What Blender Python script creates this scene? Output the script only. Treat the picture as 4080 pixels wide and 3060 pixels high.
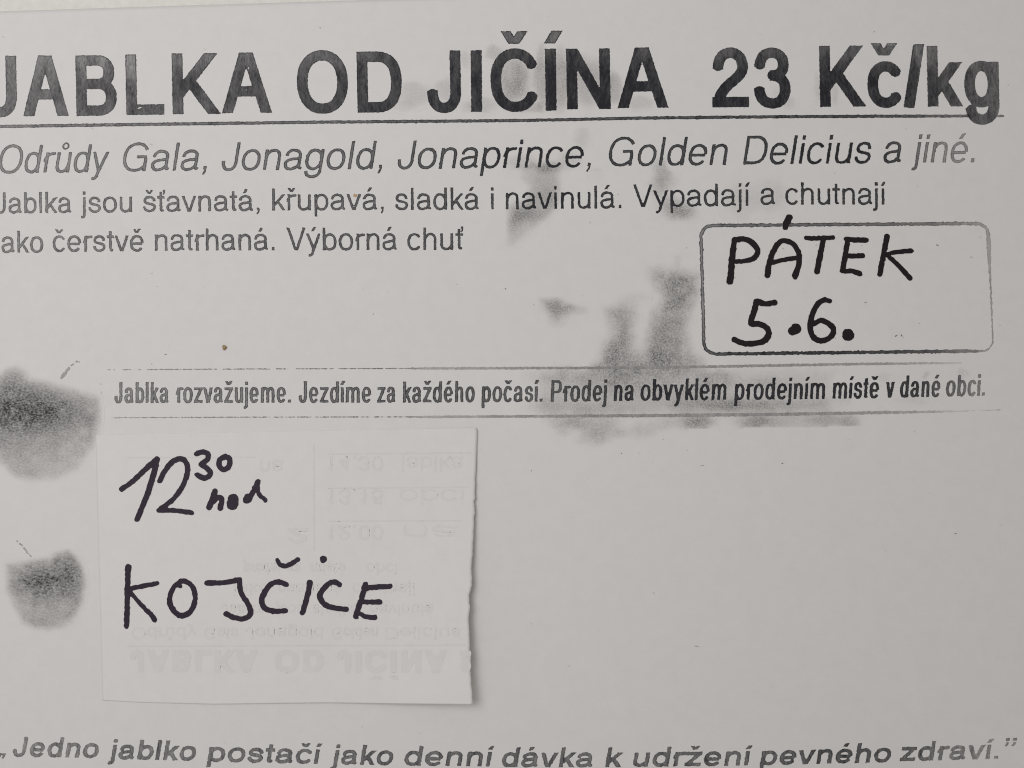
import bpy, math
import numpy as np
from mathutils import Vector

for o in list(bpy.data.objects):
    bpy.data.objects.remove(o, do_unlink=True)
scene = bpy.context.scene
COL = scene.collection
rng = np.random.default_rng(7)

# ------------------------------------------------------------------ camera, world, lamp, exposure
S = 0.0689e-3            # metres of paper per photograph pixel (an A4 sheet, landscape)
D = 0.250                # camera height above the table
PW, PH = 4080, 3060
cam_d = bpy.data.cameras.new('camera')
cam = bpy.data.objects.new('camera', cam_d); COL.objects.link(cam)
cam.location = (0, 0, D)
cam.rotation_euler = (0, 0, 0)
cam_d.sensor_width = 36.0
cam_d.lens = 36.0 * D / (PW * S)
cam_d.clip_start = 0.01; cam_d.clip_end = 20
scene.camera = cam

world = bpy.data.worlds.new('World'); scene.world = world
world.use_nodes = True
bg = world.node_tree.nodes['Background']
bg.inputs[0].default_value = (1.0, 0.972, 0.940, 1)
bg.inputs[1].default_value = 0.303

def area_lamp(name, loc, target, size, power, color):
    d = bpy.data.lights.new(name, 'AREA'); d.shape = 'RECTANGLE'
    d.size, d.size_y = size; d.energy = power; d.color = color
    o = bpy.data.objects.new(name, d); COL.objects.link(o)
    o.location = loc
    o.rotation_euler = (Vector(target) - Vector(loc)).to_track_quat('-Z', 'Y').to_euler()
    return o
area_lamp('window_light', (-0.23, 0.15, 0.50), (0, 0, 0), (0.36, 0.32), 1.31, (0.99, 0.98, 1.0))

vs = scene.view_settings
vs.view_transform = 'Standard'; vs.look = 'None'; vs.exposure = 0.04; vs.gamma = 1
vs.use_curve_mapping = False
scene.cycles.max_bounces = 6
scene.cycles.filter_width = 1.1

# ------------------------------------------------------------------ the lie of the paper
def sstep(a, b, x):
    t = np.clip((np.asarray(x, float) - a) / (b - a), 0, 1)
    return t * t * (3 - 2 * t)

def h_sheet(X, Y):
    """height of the sheet's top face (m); the sheet bellies up towards its lower edge"""
    X = np.asarray(X, float); Y = np.asarray(Y, float)
    b = 5.4e-3 * np.exp(-((X - 2120) / 1650.0) ** 2) * sstep(1300, 3250, Y)
    b = b + 0.5e-3 * np.exp(-((X - 3300) / 900.0) ** 2 - ((Y - 700) / 700.0) ** 2)
    b = b + 0.35e-3 * np.exp(-((X - 700) / 800.0) ** 2 - ((Y - 1200) / 600.0) ** 2)
    return 0.35e-3 + b

def h_slip(X, Y):
    X = np.asarray(X, float); Y = np.asarray(Y, float)
    tr = sstep(1250, 1960, X)
    td = sstep(1650, 2850, Y)
    curl = 4.4e-3 * tr ** 1.5 * (0.07 + 0.93 * td)
    foot = 0.45e-3 * sstep(2600, 2830, Y) * sstep(380, 1200, X)
    wave = 0.10e-3 * np.sin(X / 170.0) * td
    return h_sheet(X, Y) + 0.12e-3 + curl + foot + wave * sstep(1000, 1500, X)

def pos(X, Y, z):
    f = S * (1 - z / D)
    return np.stack([(X - PW / 2) * f, (PH / 2 - Y) * f, z], -1)

# ------------------------------------------------------------------ materials
def nt(name):
    m = bpy.data.materials.new(name); m.use_nodes = True
    n = m.node_tree.nodes; l = m.node_tree.links
    return m, n, l, n['Principled BSDF']

def mapped(n, l, rot, scale):
    tc = n.new('ShaderNodeTexCoord'); mp = n.new('ShaderNodeMapping')
    mp.inputs['Rotation'].default_value = (0, 0, rot); mp.inputs['Scale'].default_value = scale
    l.new(tc.outputs['Object'], mp.inputs['Vector'])
    return mp

def noise(n, l, vec, scale, detail=2.0, rough=0.5):
    t = n.new('ShaderNodeTexNoise'); t.inputs['Scale'].default_value = scale
    t.inputs['Detail'].default_value = detail; t.inputs['Roughness'].default_value = rough
    l.new(vec, t.inputs['Vector'])
    return t.outputs['Fac']

def math_n(n, l, op, a, b=None, c=None, clamp=False):
    t = n.new('ShaderNodeMath'); t.operation = op; t.use_clamp = clamp
    for i, v in enumerate((a, b, c)):
        if v is None: continue
        if isinstance(v, (int, float)): t.inputs[i].default_value = v
        else: l.new(v, t.inputs[i])
    return t.outputs[0]

def attr(n, name):
    t = n.new('ShaderNodeAttribute'); t.attribute_name = name
    return t.outputs['Fac']

PAPER = (0.806, 0.784, 0.764)
INK = (0.021, 0.021, 0.026)

def paper_base(n, l, tint=PAPER):
    """colour of the bare paper: faint cloudy formation of the pulp and sparse grey flecks"""
    mp = mapped(n, l, 0.3, (1, 1, 1))
    a = noise(n, l, mp.outputs[0], 260, 4, 0.6)
    b = noise(n, l, mp.outputs[0], 2600, 2, 0.5)
    f = math_n(n, l, 'ADD', math_n(n, l, 'MULTIPLY', a, 0.085), math_n(n, l, 'MULTIPLY', b, 0.055))
    f = math_n(n, l, 'ADD', f, 0.930)
    mx = n.new('ShaderNodeVectorMath'); mx.operation = 'SCALE'
    mx.inputs[0].default_value = tint
    l.new(f, mx.inputs['Scale'])
    return mx.outputs[0]

def paper_bump(n, l, bsdf, strength=0.10):
    mp = mapped(n, l, 0, (1, 1, 1))
    b = n.new('ShaderNodeBump'); b.inputs['Strength'].default_value = strength
    b.inputs['Distance'].default_value = 0.00006
    l.new(noise(n, l, mp.outputs[0], 2300, 3, 0.6), b.inputs['Height'])
    l.new(b.outputs[0], bsdf.inputs['Normal'])

def mat_paper(name, tint=PAPER, bump=0.10):
    m, n, l, p = nt(name)
    l.new(paper_base(n, l, tint), p.inputs['Base Color'])
    p.inputs['Roughness'].default_value = 0.7
    p.inputs['Specular IOR Level'].default_value = 0.25
    paper_bump(n, l, p, bump)
    return m

def ink_mix(n, l, p, cov, ink=INK):
    mx = n.new('ShaderNodeMix'); mx.data_type = 'RGBA'
    l.new(cov, mx.inputs[0])
    l.new(paper_base(n, l), mx.inputs[6]); mx.inputs[7].default_value = (*ink, 1)
    l.new(mx.outputs[2], p.inputs['Base Color'])
    p.inputs['Roughness'].default_value = 0.65
    p.inputs['Specular IOR Level'].default_value = 0.22

def mat_toner(name, rot, streak, grain):
    """photocopier toner: rim darker than the starved middle, streaky grain"""
    m, n, l, p = nt(name)
    mp = mapped(n, l, rot, (1, streak, 1))
    g = noise(n, l, mp.outputs[0], 2100, 4, 0.66)
    g2 = noise(n, l, mp.outputs[0], 520, 2, 0.5)
    tone, rim, edge = attr(n, 'tone'), attr(n, 'rim'), attr(n, 'edge')
    mr = n.new('ShaderNodeMapRange'); mr.interpolation_type = 'SMOOTHSTEP'
    l.new(edge, mr.inputs[0])
    for i, v in zip((1, 2, 3, 4), (1.8, 5.2, 1.0, 0.0)): mr.inputs[i].default_value = v
    dr = math_n(n, l, 'MULTIPLY', math_n(n, l, 'SUBTRACT', rim, tone), mr.outputs[0])
    c = math_n(n, l, 'ADD', tone, dr)
    room = math_n(n, l, 'MULTIPLY', math_n(n, l, 'ADD', math_n(n, l, 'SUBTRACT', 1.0, c), 0.10), math_n(n, l, 'MULTIPLY', c, 1.6, clamp=True))
    gg = math_n(n, l, 'ADD', math_n(n, l, 'SUBTRACT', g, 0.5), math_n(n, l, 'MULTIPLY', math_n(n, l, 'SUBTRACT', g2, 0.5), 0.7))
    c = math_n(n, l, 'ADD', c, math_n(n, l, 'MULTIPLY', math_n(n, l, 'MULTIPLY', gg, grain), room), clamp=True)
    ink_mix(n, l, p, c)
    return m

def mat_smudge(name, rot, sc, stretch, lo, hi):
    m, n, l, p = nt(name)
    mp = mapped(n, l, rot, (1, stretch, 1))
    g = noise(n, l, mp.outputs[0], sc, 4, 0.65)
    mr = n.new('ShaderNodeMapRange'); l.new(g, mr.inputs[0])
    for i, v in zip((1, 2, 3, 4), (0.30, 0.70, lo, hi)): mr.inputs[i].default_value = v
    c = math_n(n, l, 'MULTIPLY', attr(n, 'tone'), mr.outputs[0], clamp=True)
    ink_mix(n, l, p, c, (0.045, 0.045, 0.045))
    return m

def mat_marker(name, col):
    m, n, l, p = nt(name)
    mp = mapped(n, l, 0.7, (1, 0.5, 1))
    g = noise(n, l, mp.outputs[0], 1100, 3, 0.5)
    cr = n.new('ShaderNodeMix'); cr.data_type = 'RGBA'
    l.new(g, cr.inputs[0])
    cr.inputs[6].default_value = (*[c * 0.7 for c in col], 1); cr.inputs[7].default_value = (*[c * 1.35 for c in col], 1)
    l.new(cr.outputs[2], p.inputs['Base Color'])
    p.inputs['Roughness'].default_value = 0.55; p.inputs['Specular IOR Level'].default_value = 0.22
    return m

M_SHEET = mat_paper('white copier paper')
M_SLIP = mat_paper('white slip paper', (0.828, 0.807, 0.788), 0.2)
M_TONER_DIAG = mat_toner('toner with diagonal streaks', math.radians(48), 0.36, 1.7)
M_TONER_FINE = mat_toner('toner fine', math.radians(48), 0.45, 1.0)
M_TONER_VERT = mat_toner('toner with upright streaks', math.radians(-6), 2.6, 1.3)
M_SMUDGE = mat_smudge('smeared toner', math.radians(12), 2600, 0.9, 0.42, 1.58)
M_SMUDGE_UP = mat_smudge('smeared toner upright', math.radians(90), 1900, 2.2, 0.45, 1.55)
M_APPLE = mat_smudge('coarse halftone toner', math.radians(10), 1500, 1.4, 0.58, 1.42)
M_MARK_DAY = mat_marker('black felt pen', (0.0155, 0.0105, 0.0135))
M_MARK_SLIP = mat_marker('dark violet felt pen', (0.034, 0.023, 0.038))

def mat_table():
    m, n, l, p = nt('cream rough paint')
    mp = mapped(n, l, 0.2, (1, 1, 1))
    a = noise(n, l, mp.outputs[0], 420, 5, 0.65)
    cr = n.new('ShaderNodeValToRGB'); l.new(a, cr.inputs[0])
    cr.color_ramp.elements[0].position = 0.35; cr.color_ramp.elements[0].color = (0.78, 0.77, 0.695, 1)
    cr.color_ramp.elements[1].position = 0.65; cr.color_ramp.elements[1].color = (0.86, 0.85, 0.79, 1)
    l.new(cr.outputs[0], p.inputs['Base Color']); p.inputs['Roughness'].default_value = 0.6
    b = n.new('ShaderNodeBump'); b.inputs['Strength'].default_value = 0.5; b.inputs['Distance'].default_value = 0.0003
    l.new(noise(n, l, mp.outputs[0], 330, 4, 0.6), b.inputs['Height']); l.new(b.outputs[0], p.inputs['Normal'])
    return m

# ------------------------------------------------------------------ objects and meshes
def empty(name, loc, label, cat, group=None):
    o = bpy.data.objects.new(name, None); COL.objects.link(o)
    o.empty_display_size = 0.02; o.location = loc
    o['label'] = label; o['category'] = cat
    if group: o['group'] = group
    return o

def mesh_obj(name, V, F, mat, parent=None, attrs=None, label=None, smooth=True):
    off = np.zeros(3)
    p = parent
    while p is not None:
        off = off + np.array(p.location); p = p.parent
    me = bpy.data.meshes.new(name)
    V = np.asarray(V, np.float64) - off; F = np.asarray(F, np.int32)
    k = F.shape[1]
    me.vertices.add(len(V)); me.vertices.foreach_set('co', V.astype(np.float32).ravel())
    me.loops.add(F.size); me.loops.foreach_set('vertex_index', F.ravel())
    me.polygons.add(len(F)); me.polygons.foreach_set('loop_start', np.arange(0, F.size, k, dtype=np.int32))
    me.polygons.foreach_set('loop_total', np.full(len(F), k, np.int32))
    me.polygons.foreach_set('use_smooth', np.full(len(F), smooth))
    for a, vals in (attrs or {}).items():
        at = me.attributes.new(a, 'FLOAT', 'POINT'); at.data.foreach_set('value', np.asarray(vals, np.float32))
    me.update(calc_edges=True); me.validate()
    me.materials.append(mat)
    o = bpy.data.objects.new(name, me); COL.objects.link(o)
    if parent is not None: o.parent = parent
    if label: o['label'] = label
    return o

def grid_solid(name, P, thick, mat, parent):
    """closed thin sheet from a grid of top-face points P (rows, cols, 3)"""
    r, c, _ = P.shape
    top = P.reshape(-1, 3); bot = top - np.array([0, 0, thick])
    n = r * c
    idx = np.arange(n).reshape(r, c)
    q = np.stack([idx[:-1, :-1], idx[1:, :-1], idx[1:, 1:], idx[:-1, 1:]], -1).reshape(-1, 4)
    qb = q[:, ::-1] + n
    ring = np.concatenate([idx[0, :], idx[1:, -1], idx[-1, -2::-1], idx[-2:0:-1, 0]])
    nx = np.roll(ring, -1)
    side = np.stack([ring, nx, nx + n, ring + n], -1)
    o = mesh_obj(name, np.concatenate([top, bot]), np.concatenate([q, qb, side]), mat, parent)
    nq = len(q) * 2
    sm = np.ones(len(o.data.polygons), bool); sm[nq:] = False
    o.data.polygons.foreach_set('use_smooth', sm)
    ed = o.data
    return o

# ------------------------------------------------------------------ ink: strokes -> distance field -> mesh
def smooth_noise(shape, cell, amp):
    gy, gx = int(shape[0] / cell) + 3, int(shape[1] / cell) + 3
    g = rng.normal(0, 1, (gy, gx))
    yy = np.arange(shape[0]) / cell; xx = np.arange(shape[1]) / cell
    y0 = yy.astype(int); x0 = xx.astype(int)
    fy = (yy - y0)[:, None]; fx = (xx - x0)[None, :]
    fy = fy * fy * (3 - 2 * fy); fx = fx * fx * (3 - 2 * fx)
    a = g[y0][:, x0]; b = g[y0][:, x0 + 1]; c = g[y0 + 1][:, x0]; d = g[y0 + 1][:, x0 + 1]
    return amp * ((a * (1 - fx) + b * fx) * (1 - fy) + (c * (1 - fx) + d * fx) * fy)

def stroke_dist(U, V, pts, widths, ky, caps, clip):
    """signed distance from points (U,V) to a stroked polyline; caps 'b' butt or 'r' round at each end"""
    pts = np.asarray(pts, float)
    P = pts * np.array([1, ky])
    Vy = V * ky
    best = np.full(U.shape, 1e9)
    N = len(P) - 1
    closed = np.allclose(P[0], P[-1]) and N > 3
    for i in range(N):
        a, b = P[i], P[i + 1]
        d = b - a; L2 = d @ d
        if L2 < 1e-9: continue
        L = math.sqrt(L2)
        t = ((U - a[0]) * d[0] + (Vy - a[1]) * d[1]) / L2
        tc = np.clip(t, 0, 1)
        q = np.hypot(U - a[0] - tc * d[0], Vy - a[1] - tc * d[1])
        w = (widths[i] * (1 - tc) + widths[i + 1] * tc) * 0.5
        s = q - w
        if not closed:
            perp = np.abs((U - a[0]) * d[1] - (Vy - a[1]) * d[0]) / L - w
            if i == 0 and caps[0] == 'b':
                s = np.where(t < 0, np.maximum(-t * L, perp), s)
            if i == N - 1 and caps[1] == 'b':
                s = np.where(t > 1, np.maximum((t - 1) * L, perp), s)
        best = np.minimum(best, s)
    if clip is not None:
        best = np.maximum(best, np.maximum(clip[0] - V, V - clip[1]))
    return best

class Ink:
    """strokes gathered in (u,v) space over a window of photograph pixels, meshed as one thin layer of ink"""
    def __init__(self, x0, x1, y0, y1, step):
        self.x = np.arange(x0, x1 + step, step); self.y = np.arange(y0, y1 + step, step)
        self.X, self.Y = np.meshgrid(self.x, self.y)
        self.step = step
        self.sd = np.full(self.X.shape, 1e3)
    def stroke(self, pts, w, ky=1.0, caps='rr', clip=None, uv=None):
        pts = np.asarray(pts, float)
        widths = np.full(len(pts), w, float) if np.isscalar(w) else np.asarray(w, float)
        m = widths.max() + 6
        if uv is None:
            U, V = self.X, self.Y; xy = pts
        else:
            U, V, inv = uv; xy = inv(pts)
        ix0 = max(0, np.searchsorted(self.x, xy[:, 0].min() - m)); ix1 = np.searchsorted(self.x, xy[:, 0].max() + m)
        iy0 = max(0, np.searchsorted(self.y, xy[:, 1].min() - m)); iy1 = np.searchsorted(self.y, xy[:, 1].max() + m)
        if ix1 <= ix0 or iy1 <= iy0: return
        sl = (slice(iy0, iy1), slice(ix0, ix1))
        self.sd[sl] = np.minimum(self.sd[sl], stroke_dist(U[sl], V[sl], pts, widths, ky, caps, clip))
    def arrays(self, height, lift, rough=0.8, cell=3, tone=None, rim=None):
        sd = self.sd + smooth_noise(self.sd.shape, cell, rough)
        gy, gx = np.gradient(sd, self.step)
        ins = sd < 0
        keep = ins[:-1, :-1] | ins[1:, :-1] | ins[:-1, 1:] | ins[1:, 1:]
        g2 = np.maximum(gx * gx + gy * gy, 0.3)
        mv = np.where(sd > 0, np.minimum(sd, 1.3 * self.step), 0) / g2
        X = self.X - gx * mv; Y = self.Y - gy * mv
        idx = np.arange(sd.size).reshape(sd.shape)
        q = np.stack([idx[:-1, :-1], idx[1:, :-1], idx[1:, 1:], idx[:-1, 1:]], -1)[keep]
        used, inv = np.unique(q, return_inverse=True)
        q = inv.reshape(q.shape)
        X = X.ravel()[used]; Y = Y.ravel()[used]; e = np.maximum(-sd.ravel()[used], 0)
        z = height(X, Y) + lift
        V = pos(X, Y, z)
        at = {'edge': e}
        if tone is not None:
            at['tone'] = np.clip(tone(X, Y), 0, 1); at['rim'] = np.clip((rim or tone)(X, Y), 0, 1)
        return V, q, at

def merge(parts):
    Vs, Fs, As, n = [], [], {}, 0
    for V, F, A in parts:
        Vs.append(V); Fs.append(F + n); n += len(V)
        for k, v in A.items(): As.setdefault(k, []).append(v)
    return np.concatenate(Vs), np.concatenate(Fs), {k: np.concatenate(v) for k, v in As.items()}

# ------------------------------------------------------------------ the letters (grotesque skeletons, outer-box units)
def bez(p0, p1, p2, p3, n=9):
    t = np.linspace(0, 1, n + 1)[1:, None]
    p0, p1, p2, p3 = map(np.array, (p0, p1, p2, p3))
    return ((1 - t) ** 3 * p0 + 3 * (1 - t) ** 2 * t * p1 + 3 * (1 - t) * t * t * p2 + t ** 3 * p3).tolist()

def path(start, *ops):
    """ops: 2-tuples are straight lines, 6-tuples are curves"""
    pts = [list(start)]
    for o in ops:
        if len(o) == 2: pts.append(list(o))
        else: pts += bez(pts[-1], o[0:2], o[2:4], o[4:6])
    return pts

def arc(cx, cy, rx, ry, a0, a1, n=40, e=2.25):
    t = np.radians(np.linspace(a0, a1, n + 1)); c, s = np.cos(t), np.sin(t)
    return np.stack([cx + rx * np.sign(c) * np.abs(c) ** (2 / e), cy + ry * np.sign(s) * np.abs(s) ** (2 / e)], -1).tolist()

def ext(a, b, k0=0.3, k1=0.3):
    a, b = np.array(a, float), np.array(b, float)
    return [(a - k0 * (b - a)).tolist(), (b + k1 * (b - a)).tolist()]

BIG = 1e4
def stem(x, lo, hi): return ([[x, lo - 90], [x, hi + 90]], (lo, hi), 1.0, '')
def st(pts, clip=None, k=1.0, fl=''): return (pts, clip, k, fl)   # fl: x = keep x, y = keep y, a = accent
XH, CAP = 523, 718
GL = {}
def g(ch, lsb, W, adv, *strokes): GL[ch] = (lsb, W, adv, list(strokes))

bowl = lambda cx, rx: st(arc(cx, 261, rx, 276, 0, 360))
g('o', 35, 487, 556, bowl(243, 243))
g('c', 30, 447, 500, st(arc(235, 261, 235, 276, 36, 324)))
g('e', 40, 476, 556, st(arc(238, 261, 238, 276, 2, 322)), st([[30, 252], [468, 252]]))
g('a', 36, 440, 556,
  st(path((18, 372), (25, 480, 100, 538, 220, 538), (345, 538, 440, 490, 440, 385), (440, 95), (440, 30, 455, 5, 512, 14))),
  st(path((440, 318), (405, 285, 300, 288, 215, 275), (80, 255, 0, 222, 0, 140), (0, 42, 70, -15, 170, -15), (305, -15, 440, 60, 440, 165))))
g('b', 58, 462, 556, stem(0, 0, CAP), bowl(236, 226))
g('d', 35, 462, 556, stem(462, 0, CAP), bowl(226, 226))
g('p', 58, 462, 556, stem(0, -207, XH), bowl(236, 226))
g('g', 35, 462, 556, bowl(226, 226), st(path((462, 640), (462, -40), (462, -160, 370, -218, 225, -218), (110, -218, 25, -170, 18, -75)), (-BIG, XH)))
arch = lambda x0, x1: st(path((x0, 280), (x0 + 5, 450, x0 + .25 * (x1 - x0), 538, x0 + .55 * (x1 - x0), 538), (x0 + .85 * (x1 - x0), 538, x1, 475, x1, 355), (x1, -90)), (0, BIG))
g('h', 65, 426, 556, stem(0, 0, CAP), arch(0, 426))
g('n', 65, 426, 556, stem(0, 0, XH), arch(0, 426))
g('m', 65, 703, 833, stem(0, 0, XH), arch(0, 351), arch(351, 703))
g('u', 65, 426, 556, stem(426, 0, XH), st(path((0, 613), (0, 165), (0, 45, 75, -15, 190, -15), (315, -15, 426, 70, 426, 240)), (-BIG, XH)))
g('r', 77, 265, 350, stem(0, 0, XH), st(path((0, 280), (8, 440, 80, 530, 250, 526), (276, 526)), None, 1, 'x'))
DOT = (604, 718)
g('\u0131', 67, 84, 222, stem(42, 0, XH))
g('i', 67, 84, 222, stem(42, 0, XH), stem(42, *DOT))
g('j', 67, 84, 222, st(path((42, 613), (42, -100), (42, -175, 15, -207, -55, -200)), (-BIG, XH)), stem(42, *DOT))
g('l', 67, 84, 222, stem(42, 0, CAP))
g('k', 67, 430, 500, stem(0, 0, CAP), st(ext((30, 170), (420, 523), .1, .2), (0, XH), 1, 'y'), st(ext((165, 305), (430, 0), 0, .3), (0, XH), 1, 'y'))
g('s', 32, 432, 500, st(path((412, 372), (405, 490, 330, 538, 212, 538), (100, 538, 22, 490, 22, 395), (22, 300, 110, 295, 215, 270), (330, 245, 432, 232, 432, 140), (432, 40, 340, -15, 215, -15), (90, -15, 8, 45, 0, 155))))
g('t', 14, 243, 278, st(path((118, 760), (118, 95), (118, 20, 150, 0, 243, 8)), (-30, 669)), st([[0, 523], [243, 523]], None, 1, 'x'))
g('v', 8, 484, 500, st(ext((0, 523), (242, -30), .3, .03), (0, XH), 1, 'y'), st(ext((484, 523), (242, -30), .3, .03), (0, XH), 1, 'y'))
g('y', 10, 480, 500, st(ext((0, 523), (240, 0), .3, 0), (-BIG, XH)), st(path((516, 640), (225, -50), (190, -170, 150, -214, 40, -200)), (-BIG, XH)))
g('z', 31, 435, 500, st([[10, 523], [435, 523]], None, 1, 'x'), st([[0, 0], [435, 0]], None, 1, 'x'), st([[405, 490], [30, 33]], (0, XH)))
g('J', 17, 411, 500, st(path((411, 808), (411, 210), (411, 60, 330, -19, 205, -19), (80, -19, 0, 60, 0, 230)), (-BIG, CAP)))
g('O', 39, 700, 778, st(arc(350, 359, 350, 378, 0, 360)))
g('C', 44, 637, 722, st(arc(330, 359, 330, 378, 28, 332)))
g('G', 44, 660, 778, st(arc(345, 359, 345, 378, 30, 318)), st([[640, 330], [640, -90]], (0, 380)), st([[370, 366], [660, 366]]))
g('D', 81, 593, 722, stem(0, 0, CAP), st(path((0, 718), (260, 718), (490, 718, 593, 580, 593, 359), (593, 138, 490, 0, 260, 0), (0, 0))))
g('V', 20, 627, 667, st(ext((0, 718), (313, -40), .2, .03), (0, CAP), 1, 'y'), st(ext((627, 718), (313, -40), .2, .03), (0, CAP), 1, 'y'))
g('P', 86, 536, 667, stem(0, 0, CAP), st(path((0, 718), (320, 718), (460, 718, 536, 640, 536, 520), (536, 400, 460, 322, 320, 322), (0, 322))))
g('A', 14, 640, 667, st(ext((0, 0), (320, 765), .2, .02), (0, CAP), 1, 'y'), st(ext((640, 0), (320, 765), .2, .02), (0, CAP), 1, 'y'), st([[150, 236], [490, 236]]))
g('B', 76, 550, 667, stem(0, 0, CAP), st(path((0, 718), (300, 718), (440, 718, 512, 650, 512, 548), (512, 450, 440, 382, 300, 382), (0, 382))),
  st(path((0, 382), (300, 382), (460, 382, 550, 310, 550, 192), (550, 70, 460, 0, 300, 0), (0, 0))))
g('L', 76, 480, 556, stem(0, 0, CAP), st([[0, 0], [480, 0]], None, 1, 'x'))
g('K', 76, 600, 667, stem(0, 0, CAP), st(ext((20, 235), (550, 718), .1, .2), (0, CAP), 1, 'y'), st(ext((190, 400), (590, 0), 0, .25), (0, CAP), 1, 'y'))
g('I', 80, 110, 278, stem(55, 0, CAP))
g('N', 76, 570, 722, stem(0, 0, CAP), stem(570, 0, CAP), st(ext((0, 718), (570, 0), .1, .1), (0, CAP), 1, 'y'))
g('2', 30, 478, 556, st(path((12, 480), (15, 630, 110, 715, 245, 715), (390, 715, 474, 625, 474, 505), (474, 330, 60, 260, 20, 20))), st([[0, 0], [478, 0]], None, 1, 'x'))
g('3', 34, 480, 556, st(path((12, 505), (20, 640, 110, 715, 235, 715), (375, 715, 452, 650, 452, 540), (452, 430, 370, 385, 200, 385))),
  st(path((200, 385), (390, 385, 480, 310, 480, 192), (480, 55, 380, -19, 240, -19), (90, -19, 0, 60, 0, 205))))
g('1', 100, 260, 556, stem(230, 0, 710), st([[20, 540], [230, 640]]))
g('4', 25, 500, 556, stem(380, 0, 710), st([[0, 190], [500, 190]]), st([[360, 690], [20, 200]]))
g('5', 32, 480, 556, st(path((450, 700), (110, 700), (60, 350), (110, 430, 180, 460, 255, 460), (400, 460, 480, 360, 480, 225), (480, 70, 380, -15, 235, -15), (90, -15, 10, 60, 0, 180))))
g('0', 37, 485, 556, st(arc(242, 350, 242, 365, 0, 360)))
g('/', -10, 290, 278, st(ext((0, -19), (290, 737), .1, .1), (-19, 737)))
g('.', 87, 106, 278, st([[53, -60], [53, 160]], (0, 106)))
g(',', 87, 106, 278, st([[53, -10], [53, 160]], (0, 106)), st([[66, 10], [60, -60], [20, -147]], None, .62))
g('\u201e', 30, 340, 500, st([[53, -10], [53, 160]], (0, 106)), st([[66, 10], [60, -60], [20, -147]], None, .62),
  st([[263, -10], [263, 160]], (0, 106)), st([[276, 10], [270, -60], [230, -147]], None, .62))
g('\u201d', 30, 340, 500, st([[53, 600], [53, 800]], (612, 718)), st([[66, 622], [60, 552], [20, 465]], None, .62),
  st([[263, 600], [263, 800]], (612, 718)), st([[276, 622], [270, 552], [230, 465]], None, .62))
g(' ', 0, 10, 278)

def accent(kind, c, dy):
    A = lambda q, clip, k: ([[c + x, y + dy] for x, y in q], clip and (clip[0] + dy, clip[1] + dy), k, 'a%g' % c)
    if kind == 'acute': return [A([[-45, 565], [72, 775]], (606, 738), .95)]
    if kind == 'caron': return [A([[-122, 780], [14, 580]], (602, 734), .85), A([[122, 780], [-14, 580]], (602, 734), .85)]
    if kind == 'ring': return [A(arc(0, 680, 72, 72, 0, 360, 24, 2), None, .55)]
    if kind == 'tick': return [A([[0, 800], [0, 660]], (650, 740), .9), A([[12, 665], [0, 620], [-30, 575]], None, .6)]
for ch, base, kind in (('\u00e1', 'a', 'acute'), ('\u00e9', 'e', 'acute'), ('\u00ed', '\u0131', 'acute'), ('\u00fd', 'y', 'acute'), ('\u010d', 'c', 'caron'),
                       ('\u011b', 'e', 'caron'), ('\u0159', 'r', 'caron'), ('\u0161', 's', 'caron'), ('\u017e', 'z', 'caron'), ('\u016f', 'u', 'ring'),
                       ('\u0165', 't', 'tick'), ('\u010c', 'C', 'caron'), ('\u00cd', 'I', 'acute')):
    lsb, W, adv, ss = GL[base]
    c = {'\u00ed': 42, '\u00cd': 55, '\u0165': 282, '\u0159': 125}.get(ch, W / 2)
    GL[ch] = (lsb, W, adv, ss + accent(kind, c, 200 if ch in '\u010c\u00cd' else 0))

def glyph_strokes(ch, sx, sy, w, ky):
    """strokes of one letter in pixels (v up from the baseline), outer box set in by half the stroke"""
    lsb, W, adv, ss = GL[ch]
    a = w / 2; ay = a / ky; out = []
    Wp = W * sx
    for pts, clip, k, fl in ss:
        p = np.array(pts, float)
        inset = (lambda x: x * sx) if W <= 120 or 'x' in fl else (lambda x: a + x / W * (Wp - 2 * a))
        if fl[:1] == 'a':
            c = float(fl[1:]); u = inset(c) + (p[:, 0] - c) * (.35 * sx + .65 * sy)
        else: u = inset(p[:, 0])
        y = p[:, 1]
        v = np.where(y < 0, y * sy + ay, np.where(y <= XH, ay + y / XH * (XH * sy - 2 * ay), y * sy - ay))
        if ch in 'ABCDGIJKLNOPV2345106/' or ch in '\u010c\u00cd':
            v = np.where(y <= CAP, ay + y / CAP * (CAP * sy - 2 * ay), y * sy - ay)
        if 'y' in fl or fl[:1] == 'a': v = y * sy
        out.append((np.stack([u, v], -1), None if clip is None else (max(clip[0], -BIG) * sy if clip[0] > -BIG else -1e5, clip[1] * sy if clip[1] < BIG else 1e5), k))
    return out

def layout(text, sx, sy, w, ky):
    pen = 0.0; res = []
    for ch in text:
        lsb, W, adv, _ = GL[ch]
        for p, clip, k in glyph_strokes(ch, sx, sy, w, ky):
            res.append((p + np.array([pen + lsb * sx, 0]), clip, k))
        pen += adv * sx
    return res

def extents(strokes, w, slant):
    lo, hi = 1e9, -1e9
    for p, clip, k in strokes:
        q = p.copy()
        if clip is not None and len(q) == 2:
            (u0, v0), (u1, v1) = q
            f = lambda v: u0 + (u1 - u0) * (v - v0) / (v1 - v0) if abs(v1 - v0) > 1e-6 else u0
            va, vb = np.clip([v0, v1], clip[0], clip[1])
            q = np.array([[f(va), va], [f(vb), vb]])
        if clip is not None: q[:, 1] = np.clip(q[:, 1], clip[0], clip[1])
        x = q[:, 0] + slant * q[:, 1]
        d = np.abs(np.diff(p, axis=0)).sum(0)
        e = w * k / 2 if d[1] > 1e-6 else 0.0
        lo = min(lo, x.min() - e); hi = max(hi, x.max() + e)
    return lo, hi

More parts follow.
